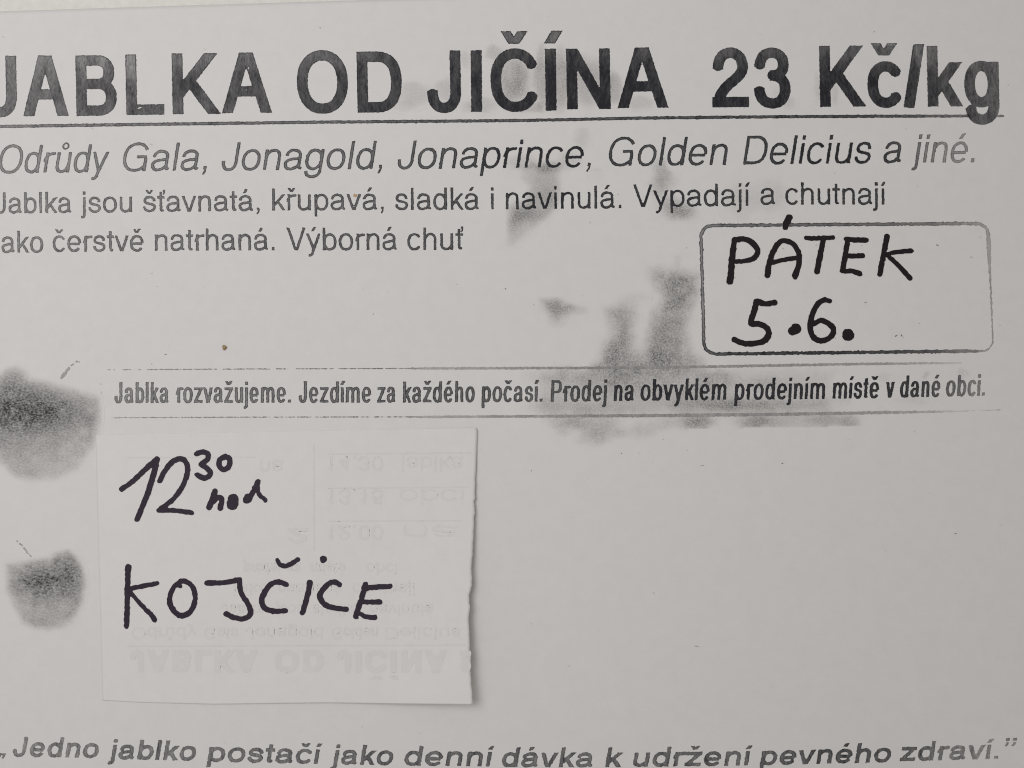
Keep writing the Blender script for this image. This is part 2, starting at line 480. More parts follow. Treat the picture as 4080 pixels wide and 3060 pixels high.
def set_word(text, x0, x1, y0, y1, cap, w, ky=1.1, slant=0.0, step=2.0, flip=1, **kw):
    """one word whose ink spans x0..x1, baseline from y0 to y1, capital height cap (photograph pixels)"""
    sy = cap / 718.0
    sx = sy
    for _ in range(6):
        lo, hi = extents(layout(text, sx, sy, w, ky), w, slant)
        sx *= (x1 - x0) / (hi - lo)
    ss = layout(text, sx, sy, w, ky)
    lo, hi = extents(ss, w, slant)
    slope = (y1 - y0) / (x1 - x0)
    ink = Ink(x0 - 14, x1 + 14, min(y0, y1) - (1.42 if flip > 0 else .5) * cap, max(y0, y1) + (.5 if flip > 0 else 1.42) * cap, step)
    V = flip * ((y0 + slope * (ink.X - x0)) - ink.Y)
    U = ink.X - x0 + lo - slant * V
    def inv(p):
        X = p[:, 0] + slant * p[:, 1] + x0 - lo
        return np.stack([X, y0 + slope * (X - x0) - flip * p[:, 1]], -1)
    for p, clip, k in ss:
        ink.stroke(p, w * k, ky, 'bb', clip, (U, V, inv))
    return ink.arrays(**kw)

# ------------------------------------------------------------------ setting: the painted board the notice lies on
tb = mesh_obj('tabletop', [(-0.7, -0.6, 0), (0.7, -0.6, 0), (0.7, 0.6, 0), (-0.7, 0.6, 0)], [(0, 1, 2, 3)], mat_table())
tb['kind'] = 'structure'

# ------------------------------------------------------------------ the notice
notice = empty('paper_notice', (0, 0, 0), 'large white photocopied apple sale notice with bold black heading, under the small slip', 'notice')

TL, TR, BR, BL = (-200, 52), (4125, -62), (4130, 3085), (-200, 3128)
s = np.linspace(0, 1, 220)[None, :]; t = np.linspace(0, 1, 160)[:, None]
GX = (TL[0] * (1 - s) + TR[0] * s) * (1 - t) + (BL[0] * (1 - s) + BR[0] * s) * t
GY = (TL[1] * (1 - s) + TR[1] * s) * (1 - t) + (BL[1] * (1 - s) + BR[1] * s) * t
GY = GY - (1 - t) * 14 * np.sin(np.pi * s) * 0.6
grid_solid('sheet', pos(GX, GY, h_sheet(GX, GY)), 0.10e-3, M_SHEET, notice)

L_SMUDGE, L_TEXT, L_PEN = 0.02e-3, 0.04e-3, 0.06e-3
lin = lambda xs, ys: (lambda X, Y: np.interp(X, xs, ys))
def blob(X, Y, cx, cy, rx, ry): return np.exp(-((X - cx) / rx) ** 2 - ((Y - cy) / ry) ** 2)

# --- heading
def head_tone(X, Y):
    t = np.interp(X, [-100, 300, 600, 1100, 1500, 1800, 2050, 2500, 3000, 3300, 3600, 3800, 4000], [.76, .82, .86, .91, .94, .96, .99, .99, .98, .98, .96, .91, .84])
    top = np.interp(X, [0, 500, 1000, 1700, 2100, 2400, 2700, 3200, 3700, 4000], [.10, .14, .12, .03, .06, .05, .12, .08, .14, .12])
    base = np.interp(X, [0, 4080], [466, 426])
    f = np.clip((base - Y) / 245.0, 0, 1.5)
    t = t - top * sstep(.55, 1.05, f) - .10 * (f > 1.02)
    t = t - .14 * blob(X, Y, 520, 260, 60, 60) + .08 * blob(X, Y, 370, 360, 80, 60) + .07 * blob(X, Y, 760, 340, 60, 60) - .06 * blob(X, Y, 3650, 220, 40, 60)
    return t
head_rim = lambda X, Y: np.maximum(head_tone(X, Y), np.interp(X, [0, 600, 1500, 2500, 4000], [.86, .92, .97, .98, .86]))
HEAD = [('J', -67, 67, 223, 463), ('A', 93, 273, 222, 463), ('B', 300, 465, 221, 462), ('L', 499, 654, 217, 458), ('K', 679, 876, 213, 455), ('A', 885, 1083, 210, 451),
        ('O', 1183, 1386, 207, 449), ('D', 1420, 1601, 206, 449), ('J', 1701, 1837, 202, 446), ('I', 1874, 1922, 201, 445), ('C', 1954, 2145, 200, 442), ('I', 2170, 2219, 195, 440),
        ('N', 2255, 2434, 194, 436), ('A', 2461, 2663, 190, 431)]
PRICE = [('2', 2839, 2984, 189, 428), ('3', 3004, 3150, 189, 428), ('K', 3259, 3448, 183, 426), ('c', 3456, 3594, 193, 426), ('/', 3600, 3682, 183, 424), ('k', 3692, 3835, 183, 425), ('g', 3842, 3982, 190, 424)]
def big_letter(ch, x0, x1, yt, yb, w=43.0, ky=1.04, slant=-0.02):
    cap = yb - yt
    if ch in 'cg': cap = (424 - 247) / XH * CAP
    if ch == 'I':
        ink = Ink(x0 - 12, x1 + 12, yt - 20, yb + 20, 2.5)
        ink.stroke([[x0 + 23, yt], [x1 - 23, yb]], 44, 1, 'bb')
        return ink.arrays(h_sheet, L_TEXT, .65, 2, head_tone, head_rim)
    return set_word(ch, x0, x1, yb, yb - (x1 - x0) * .01, cap, w, ky, 0.0 if ch in '/' else slant, 2.5, height=h_sheet, lift=L_TEXT, rough=.65, cell=2, tone=head_tone, rim=head_rim)
def quad_ink(lines, w, clipy=None):
    pts = np.concatenate([np.array(q) for q in lines])
    ink = Ink(pts[:, 0].min() - w, pts[:, 0].max() + w, pts[:, 1].min() - w, pts[:, 1].max() + w, 2.0)
    for q in lines: ink.stroke(q, w, 1, 'bb', clipy)
    return ink.arrays(h_sheet, L_TEXT, .65, 2, head_tone, head_rim)
parts = [big_letter(*a) for a in HEAD]
parts.append(quad_ink([[[2005, 110], [2052, 184]], [[2094, 106], [2042, 184]]], 34, (124, 174)))
parts.append(quad_ink([[[2230, 105], [2178, 190]]], 38, (122, 173)))
mesh_obj('heading', *merge(parts)[:2], M_TONER_DIAG, notice, merge(parts)[2], 'bold black printed words JABLKA OD JI\u010c\u00cdNA')
parts = [big_letter(*a) for a in PRICE]
parts.append(quad_ink([[[3478, 155], [3528, 236]], [[3566, 155], [3514, 236]]], 33, (172, 221)))
V_, F_, A_ = merge(parts)
mesh_obj('price', V_, F_, M_TONER_DIAG, notice, A_, 'bold black printed price 23 K\u010d/kg')

# --- ruled line below the heading
RX = [-200, 0, 540, 1100, 1271, 2096, 2542, 3094, 3523, 3850, 4000]
RY = [508, 503.7, 496, 489, 486.6, 480, 470.5, 465, 463, 462, 462]
ink = Ink(-60, 4010, 440, 525, 2.5)
ink.stroke(list(zip(RX, RY)), [12.5] * 9 + [11, 9], 1, 'bb')
ht = lin([0, 800, 1500, 2500, 3400, 3800, 4000], [.68, .76, .84, .90, .92, .82, .66])
hr = lin([0, 800, 1500, 2500, 3400, 3800, 4000], [.82, .90, .93, .96, .95, .86, .72])
V_, F_, A_ = ink.arrays(h_sheet, 0.032e-3, .75, 3, ht, hr)
mesh_obj('heading_rule', V_, F_, M_TONER_DIAG, notice, A_)

def text_line(name, words, w, ky, slant, tone, rim, mat, label, step=1.6, rough=.7):
    ps = []
    for (txt, x0, x1, y0, y1, cap) in words:
        ps.append(set_word(txt, x0, x1, y0, y1, cap, w, ky, float(slant(x0)) if callable(slant) else slant, step, height=h_sheet, lift=L_TEXT, rough=rough, cell=3, tone=tone, rim=rim))
    V, F, A = merge(ps)
    return mesh_obj(name, V, F, mat, notice, A, label)

def near(base, adds):
    def f(X, Y):
        t = base(X, Y)
        for cx, cy, rx, ry, a in adds: t = t + a * blob(X, Y, cx, cy, rx, ry)
        return np.clip(t, 0, .99)
    return f
DARK = [(2190, 790, 110, 70, .22), (2150, 620, 170, 70, .20), (1950, 640, 200, 60, .05), (2620, 800, 150, 60, .08), (3300, 620, 160, 60, .12)]
tone_r = near(lin([0, 500, 1200, 1800, 2300, 2900, 3400, 3600, 3700, 3900], [.60, .68, .78, .86, .91, .91, .94, .90, .64, .50]), DARK)
rim_r = near(lin([0, 500, 1200, 1800, 2300, 2900, 3400, 3600, 3700, 3900], [.80, .87, .93, .96, .98, .98, .98, .95, .81, .70]), DARK)

text_line('variety_line', [
    ('Odr\u016fdy', -4, 440, 690, 685, 111), ('Gala,', 490, 824, 682, 678, 111), ('Jonagold,', 884, 1523, 679, 673, 112), ('Jonaprince,', 1585, 2355, 673, 665, 112),
    ('Golden', 2426, 2900, 661, 657, 113), ('Delicius', 2960, 3472, 655, 650, 114), ('a', 3520, 3591, 649, 648, 114), ('jin\u00e9.', 3628, 3883, 648, 647, 112)],
    12.4, 1.1, .158, tone_r, rim_r, M_TONER_FINE, 'printed slanted light line naming apple varieties')
text_line('description_line', [
    ('Jablka', -22, 285, 850, 848, 84), ('jsou', 320, 526, 847, 845, 84), ('\u0161\u0165avnat\u00e1,', 570, 1034, 844, 840, 85), ('k\u0159upav\u00e1,', 1084, 1529, 838, 836, 87),
    ('sladk\u00e1', 1575, 1910, 836, 835, 88), ('i', 1956, 1966, 834, 834, 88), ('navinul\u00e1.', 2015, 2476, 834, 829, 90), ('Vypadaj\u00ed', 2523, 2987, 825, 820, 90),
    ('a', 3030, 3090, 816, 815, 90), ('chutnaj\u00ed', 3129, 3529, 815, 815, 89)],
    10.5, 1.08, -.01, tone_r, rim_r, M_TONER_FINE, 'printed light text line starting Jablka jsou')
text_line('description_line', [
    ('ako', 6, 172, 1007, 1006, 87), ('\u010derstv\u011b', 210, 572, 1003, 1001, 87), ('natrhan\u00e1.', 617, 1094, 999, 997, 88), ('V\u00fdborn\u00e1', 1142, 1583, 997, 996, 90), ('chu\u0165', 1623, 1846, 996, 995, 90)],
    10.5, 1.08, -.01, tone_r, rim_r, M_TONER_FINE, 'printed light text line starting ako and ending Výborná chuť')
tone_b = near(lin([400, 1000, 1600, 1900, 2100, 2350, 2500, 3400, 3650, 3800, 3930], [.62, .72, .80, .84, .82, .90, .97, .98, .95, .79, .60]), [])
rim_b = near(lin([400, 1000, 1600, 1900, 2100, 2350, 2500, 3400, 3650, 3800, 3930], [.82, .90, .95, .95, .90, .95, .99, .99, .98, .86, .68]), [])
text_line('sale_terms_line', [
    ('Jablka', 456, 673, 1606, 1605, 83), ('rozva\u017eujeme.', 700, 1159, 1605, 1604, 84), ('Jezd\u00edme', 1190, 1479, 1604, 1604, 84), ('za', 1503, 1576, 1604, 1603, 84),
    ('ka\u017ed\u00e9ho', 1605, 1892, 1604, 1602, 84), ('po\u010das\u00ed.', 1918, 2162, 1602, 1600, 84), ('Prodej', 2194, 2420, 1601, 1598, 86), ('na', 2445, 2526, 1598, 1597, 86),
    ('obvykl\u00e9m', 2552, 2895, 1596, 1593, 86), ('prodejn\u00edm', 2925, 3288, 1593, 1589, 86), ('m\u00edst\u011b', 3317, 3503, 1588, 1586, 86), ('v', 3531, 3566, 1585, 1584, 86),
    ('dan\u00e9', 3586, 3747, 1583, 1581, 86), ('obci.', 3769, 3925, 1579, 1576, 85)],
    12.0, 1.16, lambda x: np.interp(x, [400, 1500, 2300, 3900], [.0, .01, .045, .065]), tone_b, rim_b, M_TONER_FINE, 'printed condensed bold line between the two thin rules')
tone_s = lin([0, 700, 1500, 2500, 3000, 3300, 3600, 3750, 4000], [.66, .74, .81, .80, .81, .89, .87, .72, .60])
rim_s = lin([0, 700, 1500, 2500, 3000, 3300, 3600, 3750, 4000], [.70, .78, .86, .86, .86, .92, .90, .72, .60])
text_line('slogan_line', [
    ('\u201eJedno', -12, 394, 3013, 3020, 79), ('jablko', 426, 781, 3024, 3031, 79), ('posta\u010d\u00ed', 822, 1285, 3034, 3044, 79), ('jako', 1312, 1567, 3045, 3049, 79),
    ('denn\u00ed', 1612, 1971, 3050, 3054, 79), ('d\u00e1vka', 2000, 2362, 3056, 3057, 79), ('k', 2411, 2482, 3057, 3056, 79), ('udr\u017een\u00ed', 2523, 2999, 3055, 3050, 78),
    ('pevn\u00e9ho', 3024, 3551, 3049, 3036, 77), ('zdrav\u00ed.', 3586, 3978, 3033, 3023, 77), ('\u201d', 4002, 4053, 3018, 3016, 77)],
    15.8, 1.16, .17, tone_s, rim_s, M_TONER_DIAG, 'printed bold slanted slogan along the bottom edge', 2.0, .9)

# --- box around the date, drawn lines of uneven width
def round_rect(c, r):
    out = []
    for i in range(4):
        p0, p1, p2 = (np.array(c[(i - 1) % 4], float), np.array(c[i], float), np.array(c[(i + 1) % 4], float))
        a = p1 + (p0 - p1) / np.linalg.norm(p0 - p1) * r; b = p1 + (p2 - p1) / np.linalg.norm(p2 - p1) * r
        out += [a.tolist()] + bez(a, a + (p1 - a) * .56, b + (p1 - b) * .56, b, 8)
    return np.array(out + [out[0]])
box = round_rect([(2792, 899), (3936, 890), (3958, 1398), (2806, 1411)], 46)
dens = [box[0]]
for a, b in zip(box[:-1], box[1:]):
    n_ = max(1, int(np.hypot(*(b - a)) / 40)); dens += [a + (b - a) * k / n_ for k in range(1, n_ + 1)]
box = np.array(dens)
bw = 13.5 - 7.5 * sstep(3860, 3950, box[:, 0]) * sstep(950, 1150, box[:, 1]) + 3 * sstep(3900, 3945, box[:, 0]) * blob(box[:, 0], box[:, 1], 3945, 1000, 40, 60)
ink = Ink(2760, 3990, 860, 1440, 2.5); ink.stroke(box, bw, 1, 'rr')
btone = lambda X, Y: np.clip(np.interp(X, [2790, 2900, 3300, 3700, 3950], [.64, .76, .80, .72, .42]) + .16 * (Y > 1350) * (X < 3900), 0, .97)
brim = lambda X, Y: np.clip(np.interp(X, [2790, 2900, 3300, 3700, 3950], [.90, .92, .92, .84, .52]) + .06 * (Y > 1350) * (X < 3900), 0, .98)
V_, F_, A_ = ink.arrays(h_sheet, L_TEXT, 1.2, 3, btone, brim)
mesh_obj('date_box', V_, F_, M_TONER_FINE, notice, A_, 'printed rounded box outline round the handwritten date')

# --- the two thin rules that frame the sale terms: hairline left, smeared wide right
def box_rule(xs, ys, ws, tone, extra=None):
    n_ = 260; X = np.linspace(xs[0], xs[-1], n_); Yv = np.interp(X, xs, ys); W_ = np.interp(X, xs, ws)
    ink = Ink(xs[0] - 10, xs[-1] + 10, min(ys) - 20, max(ys) + 20, 2.0)
    run = []
    for i in range(n_):                      # hairline broken into dashes at the left
        gap = X[i] < 1650 and rng.random() < (.20 if X[i] < 600 else .015)
        if gap and len(run) > 1: ink.stroke(run, np.array([np.interp(q[0], xs, ws) for q in run]), 1, 'rr'); run = []
        elif not gap: run.append([X[i], Yv[i]])
    if len(run) > 1: ink.stroke(run, np.array([np.interp(q[0], xs, ws) for q in run]), 1, 'rr')
    V, F, A = ink.arrays(h_sheet, 0.036e-3, 1.0, 3, tone, tone)
    return mesh_obj('box_rule', V, F, M_TONER_FINE, notice, A, extra)
rt = lin([400, 700, 1500, 1620, 1700, 2300, 3000, 3500, 3700, 3830, 3990], [.46, .62, .72, .62, .42, .58, .56, .52, .40, .16, .34])
box_rule([430, 1000, 1600, 1700, 2600, 3100, 3500, 3700, 3830], [1473.5, 1470, 1468, 1468, 1465, 1456, 1449, 1447, 1446], [3, 3.2, 3.2, 9, 11, 11, 10, 8, 5], rt, 'upper thin rule above the sale terms')
box_rule([430, 1000, 1600, 1700, 2600, 3100, 3500, 3750, 3830, 3985], [1664.5, 1662, 1661, 1661, 1656, 1651, 1644, 1640, 1638, 1633], [3, 3.2, 3.2, 9, 13, 13, 12, 8, 3, 3], rt, 'lower thin rule below the sale terms')

# --- apples: blurred halftone pictures at the left edge
def poly_sd(X, Y, poly):
    P = np.asarray(poly, float); d = np.full(X.shape, 1e9); inside = np.zeros(X.shape, bool)
    for a, b in zip(P, np.roll(P, -1, 0)):
        e = b - a; t = np.clip(((X - a[0]) * e[0] + (Y - a[1]) * e[1]) / max(e @ e, 1e-9), 0, 1)
        d = np.minimum(d, np.hypot(X - a[0] - t * e[0], Y - a[1] - t * e[1]))
        c = ((a[1] > Y) != (b[1] > Y)) & (X < (b[0] - a[0]) * (Y - a[1]) / (b[1] - a[1] + 1e-12) + a[0])
        inside ^= c
    return np.where(inside, -d, d)

def smear(name, x0, x1, y0, y1, dens, mat, lift, parent=None, label=None, step=5.0, warp=4, wcell=6, thr=.012):
    x = np.arange(x0, x1, step); y = np.arange(y0, y1, step); X, Y = np.meshgrid(x, y)
    wx = smooth_noise(X.shape, wcell, warp) + smooth_noise(X.shape, 3, warp * .35); wy = smooth_noise(X.shape, wcell, warp) + smooth_noise(X.shape, 3, warp * .35)
    T = dens(X + wx, Y + wy, X, Y)
    T = T * np.clip(1 + smooth_noise(X.shape, 7, .10), .3, 2)
    b = np.minimum.reduce([X - x0, x[-1] - X, Y - y0, y[-1] - Y]); T = T * np.clip(b / 15, 0, 1)
    on = T > thr
    keep = on[:-1, :-1] | on[1:, :-1] | on[:-1, 1:] | on[1:, 1:]
    idx = np.arange(X.size).reshape(X.shape)
    q = np.stack([idx[:-1, :-1], idx[1:, :-1], idx[1:, 1:], idx[:-1, 1:]], -1)[keep]
    used, inv = np.unique(q, return_inverse=True)
    Xf, Yf, Tf = X.ravel()[used], Y.ravel()[used], np.clip(T.ravel()[used] - thr, 0, 1)
    return mesh_obj(name, pos(Xf, Yf, h_sheet(Xf, Yf) + lift), inv.reshape(q.shape), mat, parent or notice, {'tone': Tf}, label)

A1 = [(-60, 1560), (0, 1500), (30, 1477), (60, 1472), (90, 1485), (115, 1515), (180, 1528), (250, 1548), (330, 1570), (385, 1590), (396, 1640), (385, 1720), (360, 1790), (310, 1860), (230, 1900), (130, 1908), (70, 1895), (10, 1845), (-60, 1740)]
def d_apple1(X, Y, X0, Y0):
    f = 1 - sstep(-26, 30, poly_sd(X, Y, A1))
    t = .42 + .32 * blob(X, Y, 10, 1640, 210, 110) + .22 * blob(X, Y, 150, 1650, 160, 70) + .10 * blob(X, Y, 280, 1650, 90, 50) - .12 * blob(X, Y, 260, 1860, 170, 70) - .05 * blob(X, Y, 330, 1790, 60, 60) + .10 * blob(X, Y, 60, 1540, 90, 40)
    return f * t
ap = smear('apple_picture', -60, 420, 1440, 1940, d_apple1, M_APPLE, L_SMUDGE, label='dark grainy apple picture cut by the left edge of the photo', step=4, warp=2)
A2 = [(32, 2255), (70, 2250), (120, 2238), (200, 2228), (240, 2205), (270, 2200), (305, 2228), (325, 2270), (333, 2330), (325, 2390), (300, 2450), (260, 2490), (200, 2504), (140, 2500), (95, 2475), (60, 2410), (35, 2350)]
def d_apple2(X, Y, X0, Y0):
    f = 1 - sstep(-20, 26, poly_sd(X, Y, A2))
    t = .44 + .30 * blob(X, Y, 210, 2320, 130, 60) + .15 * blob(X, Y, 270, 2270, 60, 60) - .03 * blob(X, Y, 180, 2470, 130, 60) - .08 * blob(X, Y, 50, 2260, 40, 40) + .10 * blob(X, Y, 110, 2320, 60, 40)
    return f * t
ap2 = smear('apple_picture', 0, 370, 2170, 2530, d_apple2, M_APPLE, L_SMUDGE, label='smaller grainy apple picture beside the torn slip', step=4, warp=2)
def stalk(parent, segs):
    P = np.concatenate([np.array(q[0]) for q in segs])
    ink = Ink(P[:, 0].min() - 14, P[:, 0].max() + 14, P[:, 1].min() - 14, P[:, 1].max() + 14, 1.5)
    for q, w in segs: ink.stroke(q, w, 1, 'bb')
    V, F, A = ink.arrays(h_sheet, L_TEXT, 1.4, 4, lambda X, Y: .42 + 0 * X, lambda X, Y: .50 + 0 * X)
    mesh_obj('stalk', V, F, M_TONER_FINE, parent, A)
stalk(ap, [([[242, 1509], [262, 1482]], 11), ([[262, 1482], [276, 1466]], 9), ([[282, 1458], [294, 1449]], 4), ([[300, 1442], [317, 1440.5]], 3)])
stalk(ap2, [([[66, 2153], [70, 2160]], 5), ([[77, 2166], [90, 2176]], 5), ([[94, 2182], [108, 2198]], 6), ([[110, 2202], [124, 2218]], 5)])

# --- smeared toner
K_ = .5425
def blobs(lst, ox, oy, pw=1.4):
    L = [(ox + a * K_, oy + b * K_, c * K_, d * K_, e) for a, b, c, d, e in lst]
    def f(X, Y):
        T = 0 * X
        for cx, cy, rx, ry, a in L: T = T + a * np.exp(-(((X - cx) / rx) ** 2 + ((Y - cy) / ry) ** 2) ** pw)
        return T
    return f
bh = blobs([(830, 590, 120, 180, .30), (1030, 560, 60, 220, .27), (1170, 590, 70, 220, .29), (1380, 600, 150, 180, .22), (1560, 640, 60, 120, .24), (1750, 755, 110, 50, .12),
            (680, 385, 70, 50, .18), (470, 440, 40, 70, .10), (340, 660, 100, 90, .13), (100, 690, 130, 90, .14), (-20, 780, 120, 40, .08), (600, 770, 110, 60, .13), (960, 790, 130, 40, .16), (480, 790, 60, 50, .10)], 1600, 0, 2.2)
bh2 = blobs([(510, 640, 30, 120, .12), (640, 690, 30, 90, .14), (300, 760, 60, 50, .12), (210, 680, 40, 60, .07)], 2980, 0)
smear('toner_smudge', 1540, 2720, 160, 470, lambda X, Y, a, b: 1.35 * bh(X, Y), M_SMUDGE_UP, L_SMUDGE, label='streaky grey smear behind the letters of Jičína')
smear('toner_smudge', 3060, 3400, 270, 470, lambda X, Y, a, b: 1.3 * bh2(X, Y), M_SMUDGE_UP, L_SMUDGE, label='faint grey smear round the price letters')
bb = blobs([(900, 1200, 130, 60, .14), (1060, 1230, 120, 40, .22), (1330, 1010, 60, 90, .10), (1420, 1290, 90, 50, .10), (1230, 1180, 90, 60, .12), (880, 1560, 110, 70, .20), (830, 1640, 60, 120, .14)], 1600, 0)
PB = [(2225, 667), (2226, 770), (2218, 806), (2190, 852), (2135, 900), (2095, 935), (2050, 978), (2022, 972), (2026, 890), (2044, 840), (2096, 800), (2110, 745), (2080, 705), (2120, 668)]
def d_b(X, Y, X0, Y0):
    sd = poly_sd(X * .4 + X0 * .6, Y * .4 + Y0 * .6, PB)
    f = 1 - sstep(-20, 26, sd)
    cut = sstep(0, 14, (X0 - 2226) * -.62 + (900 - Y0) * .0 + 40)
    t = .17 + .26 * blob(X, Y, 2185, 780, 75, 90) + .14 * blob(X, Y, 2150, 880, 60, 50) - .02 * (Y > 920)
    return f * t + 1.5 * bb(X, Y) * (1 - .7 * sstep(2228, 2250, X0) * (Y0 > 680)) * (1 - (X0 > 2228 - np.maximum(0, (Y0 - 806)) * 1.1) * (Y0 > 806))
smear('toner_smudge', 2000, 2420, 500, 1010, d_b, M_SMUDGE_UP, L_SMUDGE, label='dark grey smear with a slanting cut edge below the word Jonaprince')
bc = blobs([(1900, 1260, 60, 100, .26), (1880, 1380, 60, 70, .18), (2060, 1560, 100, 60, .26), (1960, 1490, 70, 60, .14), (1960, 1340, 70, 60, .12)], 1600, 0)
bc2 = blobs([(1750, 180, 130, 130, .12), (1980, 150, 130, 120, .12), (1270, 240, 130, 80, .14)], 2000, 700)
smear('toner_smudge', 2520, 3180, 600, 900, lambda X, Y, a, b: 1.25 * (bc(X, Y) + bc2(X, Y)), M_SMUDGE_UP, L_SMUDGE, label='faint grey smear between Golden and Vypadaj\u00ed')
PD = [(2000 + a * K_, 900 + b * K_) for a, b in [(285, 540), (400, 545), (520, 590), (490, 640), (400, 690), (335, 640)]]
bd = blobs([(400, 700, 70, 60, .14), (560, 620, 90, 40, .14), (420, 610, 160, 80, .08)], 2000, 900)
smear('toner_smudge', 2110, 2360, 1170, 1320, lambda X, Y, a, b: (1 - sstep(-36, 26, poly_sd(X, Y, PD))) * .46 + bd(X, Y), M_SMUDGE, L_SMUDGE, label='small three-cornered grey smudge alone on blank paper', warp=4)
q_ = lambda L: [(2000 + a * K_, 900 + b * K_) for a, b in L]
PE1 = q_([(770, 600), (870, 570), (970, 590), (975, 760), (965, 880), (990, 980), (990, 1060), (660, 1060), (750, 920), (790, 790)])
PE2 = q_([(1095, 310), (1320, 320), (1450, 350), (1450, 470), (1390, 600), (1350, 780), (1390, 930), (1490, 1030), (980, 1060), (1050, 880), (1110, 660), (1190, 530), (1100, 400)])
be = blobs([(1280, 470, 110, 110, .14), (1200, 700, 110, 140, .05), (1210, 980, 200, 90, .10), (860, 960, 130, 110, .08), (1290, 250, 30, 60, .12), (960, 530, 100, 40, .10),
            (600, 1100, 420, 60, .20), (350, 1190, 150, 80, .10), (880, 1090, 130, 80, .16), (1180, 1080, 180, 80, .20), (1380, 1070, 150, 40, .14), (820, 1190, 330, 100, .20), (1250, 1200, 300, 100, .16),
            (300, 1320, 140, 70, .20), (640, 1340, 260, 60, .20), (1000, 1330, 200, 60, .12), (1320, 1330, 130, 60, .20), (1550, 1190, 200, 120, .12), (1700, 1310, 260, 60, .26),
            (480, 1440, 140, 55, .28), (700, 1470, 170, 75, .30), (680, 1560, 130, 50, .22), (870, 1530, 60, 40, .18), (1040, 1500, 110, 60, .18), (440, 1520, 50, 30, .14), (1450, 1440, 120, 45, .26), (1180, 1450, 90, 50, .14), (640, 1690, 40, 60, .06)], 2000, 900)
be2 = blobs([(130, 560, 130, 60, .14), (420, 600, 150, 50, .14), (640, 640, 160, 70, .10), (260, 780, 260, 60, .18), (640, 770, 200, 50, .20), (900, 740, 160, 60, .12), (1060, 690, 60, 60, .10), (1530, 720, 140, 40, .10),
             (1330, 560, 60, 40, .10), (1640, 545, 30, 25, .18), (1900, 530, 40, 40, .16), (390, 890, 140, 60, .42), (640, 880, 220, 60, .24), (930, 875, 140, 60, .30), (1090, 880, 70, 60, .30), (-80, 880, 150, 60, .26)], 2800, 1200)
def d_e(X, Y, X0, Y0):
    t = (1 - sstep(-50, 36, poly_sd(X, Y, PE1))) * (.40 + .10 * sstep(1200, 1450, Y)) + (1 - sstep(-50, 36, poly_sd(X, Y, PE2))) * (.42 + .06 * sstep(1100, 1400, Y))
    t = np.minimum(t, .50)
    t = t + be(X, Y) + be2(X, Y) + .12 * (1 - sstep(-40, 30, poly_sd(X, Y, [(2150, 1475), (3120, 1455), (3330, 1470), (3300, 1650), (2160, 1665)])))
    cut = np.interp(X0, [2760, 3430], [1708, 1698])
    t = t * np.where((X0 > 2740) & (Y0 > cut), 0.0, 1.0)
    t = t * np.where((X0 > 2788) & (Y0 < 1412), np.clip((2800 - X0) / 14, 0, 1), 1.0)      # stops at the box
    return np.minimum(t, .62)
smear('toner_smudge', 2060, 3900, 1010, 1800, d_e, M_SMUDGE, L_SMUDGE, label='large cloudy grey smear in two columns over the sale terms', warp=5)

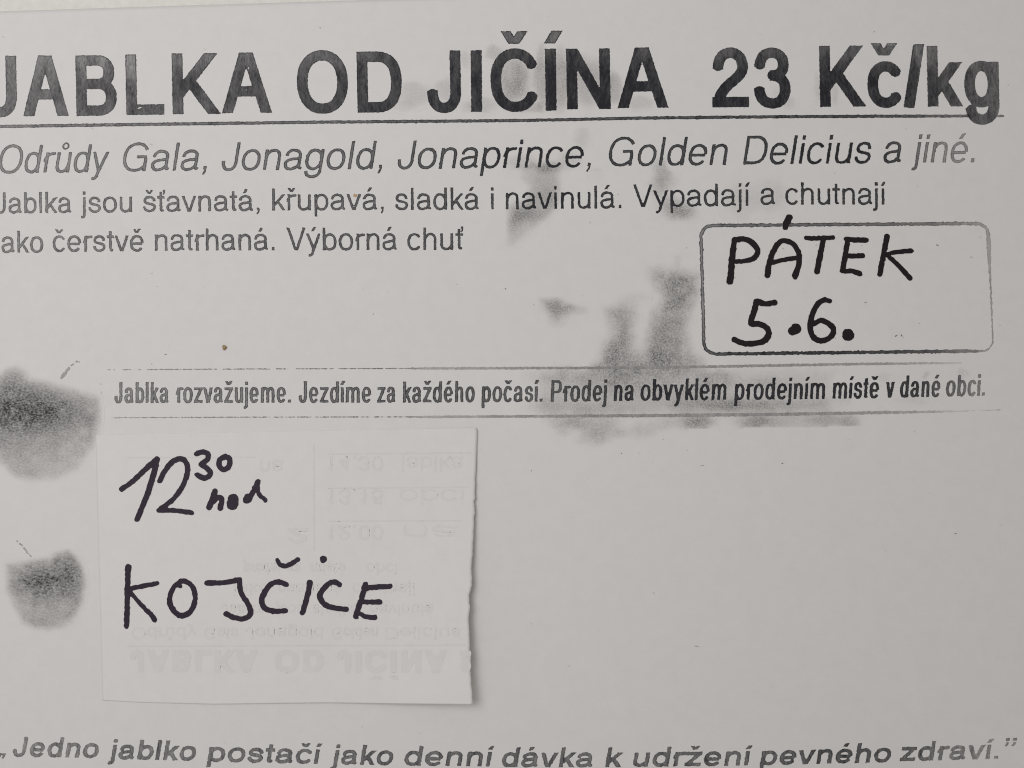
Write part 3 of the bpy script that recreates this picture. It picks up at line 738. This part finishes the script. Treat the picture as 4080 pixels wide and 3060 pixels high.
# --- loose toner specks printed on the sheet
SP = [(660, 1412, 9, 3, 0, .8), (374, 109 + 0, 0, 0, 0, 0), (1275, 110, 7, 3, .8, .7), (1488, 1251, 5, 3, 0, .8), (2014, 1151, 8, 3, .5, .9), (2117, 1875, 7, 2.5, 1.2, .6), (2476, 1806, 5, 4, 0, .7),
      (2798, 1855, 16, 3, .1, .5), (3118, 1846, 9, 3.5, -.3, .8), (3808, 2126, 9, 4, 0, .6), (2605, 2364, 9, 3, 1, .5), (2775, 2575, 24, 5, .2, .30), (2735, 987, 8, 2.5, -.9, .5), (3483, 126, 8, 2.5, -.9, .6),
      (3656, 742, 4, 3, 0, .4), (604, 1451, 6, 3, 0, .5), (401, 1530, 9, 3, 0, .6), (403, 1564, 12, 4, 1.4, .25), (3735, 977, 14, 6, .5, .55), (3870, 1025, 12, 4, -.3, .40), (3449, 1205, 12, 4, -.4, .5), (3570, 1338, 14, 5, -.6, .65),
      (3592, 1336, 10, 6, .9, .7), (3601, 1346, 5, 3, 0, .6), (3663, 1288, 9, 2.5, -.5, .4), (3252, 977, 8, 3, -.9, .45), (3435, 978, 8, 3, -.9, .35), (3433, 980, 4, 2, 0, .3), (3120, 990, 10, 4, .4, .35), (3320, 1345, 8, 3, 0, .5), (3329, 1347, 4, 3, 0, .5),
      (2928, 1106, 8, 2.5, -.8, .5), (3907, 945, 9, 6, 0, .15), (604, 1090, 9, 4, .1, .3), (626, 1141, 8, 3, .5, .25), (815, 1145, 6, 2, 0, .2), (1447, 1151, 5, 3, .9, .3), (1547, 1163, 5, 3, .9, .3), (1820, 1134, 4, 3, 0, .35),
      (2463, 774, 4, 4, 0, .5), (2127, 1213, 4, 4, 0, .5), (2527, 1398, 4, 3, 0, .7), (2352, 887, 8, 2.5, -1, .35), (2600, 1190, 3, 3, 0, .4), (2322, 1178, 4, 2, -1, .35), (3022, 1105, 5, 2, -.8, .3), (1443, 2897, 5, 4, 0, .4), (1673, 2922, 9, 3, .3, .18), (2117, 2485, 9, 5, 0, .12),
      (2267, 2653, 12, 8, 0, .10), (3283, 2412, 5, 4, 0, .2), (3074, 2735, 6, 5, 0, .18), (3986, 2092, 9, 3, .1, .18), (3527, 2198, 7, 3, 0, .18), (3644, 1720, 14, 4, .2, .12), (3380, 1751, 8, 2, -.3, .2), (2342, 1905, 6, 4, 0, .12), (2548, 1804, 8, 3, -.4, .2),
      (2738, 1795, 7, 2.5, -.5, .35), (2600, 1840, 4, 3, .5, .35), (2642, 1750, 7, 4, 0, .3), (2118, 1820, 4, 2, 0, .25), (2490, 70, 4, 4, .9, .22), (3029, 135, 4, 3, -.9, .25), (2182, 66, 3, 3, 0, .2), (368, 513, 9, 3, .8, .3), (13, 147, 10, 3, .5, .35), (601, 575, 12, 6, .4, .2),
      (816, 195, 12, 2, .6, .2), (350, 262, 4, 3, .4, .25), (4018, 338, 8, 3, -.4, .25), (3610, 512, 8, 2, -.8, .25), (3325, 690, 9, 2, -.6, .25), (3984, 1296, 8, 4, 0, .2), (3704, 1965, 8, 6, 0, .1), (540, 2100, 5, 3, 0, .1), (895, 2960, 9, 3, .3, .1), (675, 1375, 3, 3, 0, .2), (556, 430, 17, 5, -.35, .04), (990, 272, 4, 9, .4, .05), (982, 358, 3, 6, 0, .5)]
V_, F_, T_ = [], [], []
for x, y, L, w, a, t in SP:
    if t <= 0: continue
    n0 = len(V_); m_ = 9
    ph = rng.random(m_) * .5 + .75
    ring = [(x + .5 * (L * math.cos(k) * math.cos(a) - w * math.sin(k) * math.sin(a)) * ph[i], y + .5 * (L * math.cos(k) * math.sin(a) + w * math.sin(k) * math.cos(a)) * ph[i]) for i, k in enumerate(np.linspace(0, -2 * math.pi, m_, endpoint=False))]
    pts = [(x, y)] + ring
    for px_, py_ in pts:
        V_.append(pos(np.array(px_), np.array(py_), h_sheet(px_, py_) + L_TEXT + .012e-3)); T_.append(t)
    F_ += [(n0, n0 + 1 + i, n0 + 1 + (i + 1) % m_) for i in range(m_)]
o = mesh_obj('toner_specks', np.array(V_), F_, M_TONER_FINE, notice, {'tone': T_, 'rim': T_, 'edge': np.zeros(len(T_))})
o['kind'] = 'stuff'

ms_, n_, l_, p_ = nt('rusty stain'); p_.inputs['Base Color'].default_value = (.55, .36, .20, 1); p_.inputs['Roughness'].default_value = .7
ink = Ink(1395, 1440, 760, 800, 1.5); ink.stroke([[1410, 775], [1416, 780], [1421, 776]], [7, 10, 5])
V_, F_, A_ = ink.arrays(h_sheet, L_TEXT + .012e-3, 1.2, 3)
mesh_obj('rust_stain', V_, F_, ms_, notice, A_, 'tiny rust coloured stain on a printed letter')

# ------------------------------------------------------------------ handwriting
def smooth_path(p, n=8):
    p = np.asarray(p, float)
    if len(p) < 3: return p
    q = np.vstack([2 * p[0] - p[1], p, 2 * p[-1] - p[-2]]); out = []
    for i in range(1, len(q) - 2):
        for t in np.linspace(0, 1, n, endpoint=False):
            out.append(.5 * ((2 * q[i]) + (-q[i - 1] + q[i + 1]) * t + (2 * q[i - 1] - 5 * q[i] + 4 * q[i + 1] - q[i + 2]) * t * t + (-q[i - 1] + 3 * q[i] - 3 * q[i + 1] + q[i + 2]) * t ** 3))
    return np.array(out + [p[-1]])

def pen(name, strokes, ox, oy, mat, parent, height, label, sc=.5424):
    ps = []
    allp = [np.array(p, float) * sc + np.array([ox, oy]) for p, w in strokes]
    A = np.concatenate(allp)
    ink = Ink(A[:, 0].min() - 34, A[:, 0].max() + 34, A[:, 1].min() - 34, A[:, 1].max() + 34, 2.2)
    for p, (_, w) in zip(allp, strokes):
        q = smooth_path(p)
        ww = w if isinstance(w, (list, tuple)) else [w * .92, w, w * 1.0, w, w * 1.04]
        wid = np.interp(np.linspace(0, 1, len(q)), np.linspace(0, 1, len(ww)), ww) * sc * 1.12
        ink.stroke(q, wid, 1, 'rr')
    V, F, At = ink.arrays(height, L_PEN, .9, 4)
    return mesh_obj(name, V, F, mat, parent, At, label)

def sh(dx, dy, p): return [(a + dx, b + dy) for a, b in p]
# 'P' and '5' were read from a window starting at x=2000, the rest from x=2980 (1807 zoomed pixels apart)
DX = -980 / .5424
pen('handwritten_day', [
    (sh(DX, 0, [(1708, 470), (1690, 620), (1675, 778)]), [36, 42, 44]), (sh(DX, 0, [(1712, 472), (1775, 466), (1838, 492), (1876, 545), (1862, 596), (1805, 622), (1712, 632)]), [34, 38, 40, 34, 28]),
    ([(303, 308), (285, 345), (275, 380)], [46, 44, 34]),
    ([(143, 732), (158, 640), (192, 545), (238, 485), (290, 482), (340, 510), (373, 570), (374, 650), (346, 738)], [40, 36, 34, 36, 40]), ([(172, 642), (260, 618), (358, 603)], 30),
    ([(428, 455), (480, 461), (622, 455)], [30, 32, 32]), ([(555, 465), (532, 580), (508, 703)], [34, 38, 40]),
    ([(722, 466), (790, 472), (868, 473)], 36), ([(733, 465), (714, 590), (695, 700)], 36), ([(722, 588), (780, 590), (842, 587)], 34), ([(695, 702), (760, 700), (822, 720)], 34),
    ([(1022, 448), (1000, 560), (968, 722)], [38, 36, 36]), ([(1012, 578), (1100, 560), (1196, 553)], [26, 32, 34]), ([(1030, 588), (1100, 655), (1192, 752)], [28, 30, 36])],
    2980, 700, M_MARK_DAY, notice, h_sheet, 'handwritten black word P\u00c1TEK in the box')
pen('handwritten_date', [
    (sh(DX, 0, [(2004, 932), (1940, 942), (1878, 926)]), [38, 34, 44]), (sh(DX, 0, [(1872, 925), (1850, 1005), (1828, 1083), (1888, 1090), (1942, 1115), (1960, 1165), (1928, 1210), (1868, 1230), (1795, 1234), (1742, 1220), (1706, 1202)]), [42, 38, 38, 40, 36, 36]),
    ([(330, 1138), (352, 1124)], 68), ([(735, 1164), (736, 1168)], 78),
    ([(602, 922), (562, 912), (518, 938), (478, 1005), (458, 1095), (468, 1165), (505, 1205), (560, 1210), (608, 1182), (630, 1135), (600, 1092), (540, 1064), (482, 1088)], [32, 36, 38, 38, 36, 38, 34])],
    2980, 700, M_MARK_DAY, notice, h_sheet, 'handwritten black date 5.6. in the box')

# ------------------------------------------------------------------ brown crumb lying on the notice
cx, cy = 895.0, 1385.0
c0 = pos(np.array(cx), np.array(cy), h_sheet(cx, cy))
nu, nv = 12, 8; V_ = []; F_ = []
for i in range(nv + 1):
    for j in range(nu):
        th, ph = math.pi * i / nv, 2 * math.pi * j / nu
        k = 1 + .18 * math.sin(3 * ph + 2 * th) + .08 * math.sin(5 * th + ph)
        V_.append((c0[0] + .55e-3 * k * math.sin(th) * math.cos(ph + .6), c0[1] + .68e-3 * k * math.sin(th) * math.sin(ph + .6), c0[2] + .28e-3 + .26e-3 * math.cos(th)))
for i in range(nv):
    for j in range(nu):
        a, b = i * nu + j, i * nu + (j + 1) % nu
        F_.append((a, a + nu, b + nu, b))
mc, n_, l_, p_ = nt('brown crumb')
mp_ = mapped(n_, l_, 0, (1, 1, 1)); cr_ = n_.new('ShaderNodeValToRGB'); l_.new(noise(n_, l_, mp_.outputs[0], 2500, 3), cr_.inputs[0])
cr_.color_ramp.elements[0].color = (.20, .12, .05, 1); cr_.color_ramp.elements[1].color = (.52, .36, .20, 1)
l_.new(cr_.outputs[0], p_.inputs['Base Color'])
crumb = mesh_obj('crumb', V_, F_, mc)
crumb['label'] = 'tiny brown crumb lying on blank paper above the thin upper rule'; crumb['category'] = 'crumb'

# ------------------------------------------------------------------ the torn slip with the hour and the town
sl0 = pos(np.array(1140.0), np.array(2265.0), h_sheet(1140, 2265))
slip = empty('paper_slip', tuple(sl0), 'small white slip with handwritten hour and town, its torn right edge curling up', 'paper slip')
nt_, ns_ = 240, 130
t = np.linspace(0, 1, nt_)[:, None]; s = np.linspace(0, 1, ns_)[None, :]
yy = 1734 + (2795 - 1734) * t
xl = np.interp(yy, [1734, 2060, 2512, 2795], [381, 388, 401, 408])
RYs = [1705, 1720, 1790, 1838, 1920, 2001, 2110, 2218, 2268, 2300, 2377, 2458, 2520, 2594, 2675, 2757, 2806]
RXs = [1899, 1902, 1899, 1898, 1894, 1892, 1888, 1881, 1877, 1880, 1871, 1868, 1869, 1873, 1875, 1879, 1881]
tear = smooth_noise((nt_, 1), 5, 1.0) + smooth_noise((nt_, 1), 2, .9)
tear *= sstep(0.02, 0.25, t)
yt = np.interp(s[0], [0, .1, .4, .8, 1], [1734, 1730, 1721, 1710, 1705])[None, :]
yb = np.interp(s[0], [0, .1, .3, .6, .8, 1], [2791, 2799, 2806, 2800, 2804, 2807])[None, :]
GY = yt * (1 - t) + yb * t
GX = xl * (1 - s) + (np.interp(GY[:, -1:], RYs, RXs) + tear) * s
slip_sheet = grid_solid('sheet', pos(GX, GY, h_slip(GX, GY)), 0.07e-3, M_SLIP, slip)

oy = 1350
pen('handwritten_hour', [
    ([(892, 1106), (980, 1040), (1080, 948), (1153, 884)], [34, 34, 38, 36]), ([(1153, 884), (1130, 990), (1082, 1140), (1042, 1240), (1008, 1325)], [40, 40, 38, 36, 38]),
    ([(1174, 1042), (1214, 965), (1272, 900), (1330, 882), (1370, 915), (1376, 985), (1340, 1085), (1270, 1180), (1172, 1256)], [36, 36, 36, 34, 34]), ([(1168, 1258), (1290, 1262), (1408, 1278)], [34, 32, 32]),
    ([(1442, 846), (1482, 832), (1522, 842), (1524, 884), (1478, 922)], 36), ([(1478, 922), (1524, 954), (1545, 992), (1514, 1020), (1480, 1018), (1452, 1000)], 36),
    ([(1650, 866), (1614, 888), (1612, 935), (1644, 960), (1680, 938), (1688, 890), (1660, 864), (1638, 872)], 36)],
    0, oy, M_MARK_SLIP, slip, h_slip, 'handwritten dark numerals 12 with raised 30')
pen('handwritten_word', [
    ([(1580, 1118), (1562, 1170), (1536, 1238)], 38), ([(1550, 1210), (1598, 1168), (1628, 1176), (1618, 1244)], 36),
    ([(1714, 1178), (1708, 1215)], 76), ([(1812, 1182), (1824, 1170)], 56), ([(1826, 1180), (1862, 1118), (1894, 1052)], 36), ([(1890, 1080), (1902, 1140), (1948, 1184)], 30)],
    0, oy, M_MARK_SLIP, slip, h_slip, 'handwritten small dark word hod')
R6 = 1000 / .5424
pen('handwritten_town', [
    ([(941, 185), (937, 340), (929, 618)], [40, 36, 36]), ([(932, 346), (1040, 325), (1152, 303)], [34, 32, 30]), ([(960, 372), (1040, 465), (1115, 538), (1136, 572)], [26, 30, 32, 34]),
    ([(1322, 325), (1292, 312), (1256, 372), (1246, 440), (1278, 508), (1338, 541), (1400, 508), (1432, 430), (1425, 352), (1392, 305), (1338, 286), (1296, 316)], [28, 34, 38, 36, 34, 36]),
    ([(1522, 300), (1640, 298), (1758, 276)], [38, 34, 36]), ([(1758, 278), (1770, 370), (1818, 450), (1842, 510), (1822, 548), (1772, 564), (1712, 552), (1660, 526)], [34, 34, 36, 36, 34]),
    (sh(R6, 0, [(258, 312), (212, 294), (152, 306), (102, 365), (78, 432), (106, 488), (168, 507), (252, 505)]), [34, 36, 38, 36, 34]),
    (sh(R6, 0, [(194, 132), (214, 165), (260, 174), (308, 152), (344, 128)]), [28, 32, 34, 32]), (sh(R6, 0, [(529, 122), (531, 124)]), 47),
    (sh(R6, 0, [(432, 298), (416, 390), (377, 520)]), [40, 38, 34]), (sh(R6, 0, [(650, 312), (610, 292), (562, 312), (514, 372), (508, 412), (550, 464), (620, 484), (700, 493)]), [34, 36, 38, 36, 34]),
    (sh(R6, 0, [(842, 308), (816, 400), (770, 546)]), [34, 36, 38]), (sh(R6, 0, [(830, 338), (930, 330), (1022, 325)]), [40, 34, 34]), (sh(R6, 0, [(805, 440), (945, 440)]), 34), (sh(R6, 0, [(798, 525), (850, 550), (908, 554)]), [28, 32, 36])],
    0, 2160, M_MARK_SLIP, slip, h_slip, 'handwritten dark town name KOJ\u010cICE')

# --- print on the slip's back showing through, upside down
ps = []
def ghost(txt, x0, x1, y0, y1, cap, w, t_):
    f = lambda X, Y: t_ * .52 + 0 * X
    ps.append(set_word(txt, x0, x1, y0, y1, cap, w, 1.1, 0, 3.0, flip=-1, height=h_slip, lift=0.03e-3, rough=.9, cell=3, tone=f, rim=f))
gx, gy = lambda a: 400 + a * .687, lambda b: 1720 + b * .687
ghost('JABLKA', gx(170), gx(910), gy(1265), gy(1265), 90, 25, .042); ghost('OD', gx(1010), gx(1295), gy(1265), gy(1265), 90, 25, .046)
ghost('JI\u010c\u00cdNA', gx(1370), gx(2010), gy(1268), gy(1268), 90, 25, .046); ghost('2', gx(2085), gx(2148), gy(1270), gy(1270), 88, 25, .046)
for y_, a_, b_, tw in ((142, '14.30', '', .045), (335, '13.15', '', .040), (543, '12.00', '', .030)):
    ghost(a_, gx(1315), gx(1640), gy(y_), gy(y_), 60, 10, tw)
ghost('jablka', gx(1735), gx(2105), gy(145), gy(145), 60, 8, .028); ghost('obci', gx(1735), gx(2105), gy(335), gy(335), 60, 8, .030)
ghost('na', gx(1760), gx(2080), gy(545), gy(545), 60, 8, .020)
ghost('na', gx(925), gx(1062), gy(165), gy(165), 60, 9, .030); ghost('2', gx(1085), gx(1200), gy(560), gy(560), 62, 16, .035)
for y_, L in ((1135, [('Odr\u016fdy', 180, 560), ('Gala', 600, 800), ('Jonagold', 840, 1290), ('Golden', 1340, 1610), ('Delicius', 1650, 2090)]), (1000, [('Jablka', 700, 950), ('jsou', 1010, 1180), ('sladk\u00e1', 1230, 1500), ('navinul\u00e1', 1560, 1930)]),
              (880, [('jako', 760, 980), ('natrhan\u00e1', 1030, 1400), ('chutnaj\u00ed', 1460, 1830)]), (760, [('prodej', 830, 1040), ('na', 1080, 1160), ('m\u00edst\u011b', 1220, 1420), ('obci', 1540, 1720)])):
    for w_, a_, b_ in L: ghost(w_, gx(a_), gx(b_), gy(y_), gy(y_), 48, 8, .018 + .008 * (y_ > 1100))
ink = Ink(gx(150), gx(2150), gy(60), gy(1260), 3.0)
for (a, b, c, d) in ((1237, 75, 1240, 690), (1320, 130, 2150, 122), (1320, 328, 2140, 322), (1320, 520, 2100, 515), (160, 1245, 2120, 1238), (160, 150, 900, 148)):
    ink.stroke([[gx(a), gy(b)], [gx(c), gy(d)]], 4.5, 1, 'bb')
f_ = lambda X, Y: .026 + 0 * X
ps.append(ink.arrays(h_slip, 0.028e-3, .6, 3, f_, f_))
V_, F_, A_ = merge(ps)
mesh_obj('show_through_print', V_, F_, M_TONER_FINE, slip, A_, 'faint upside-down print showing through from the back of the slip')
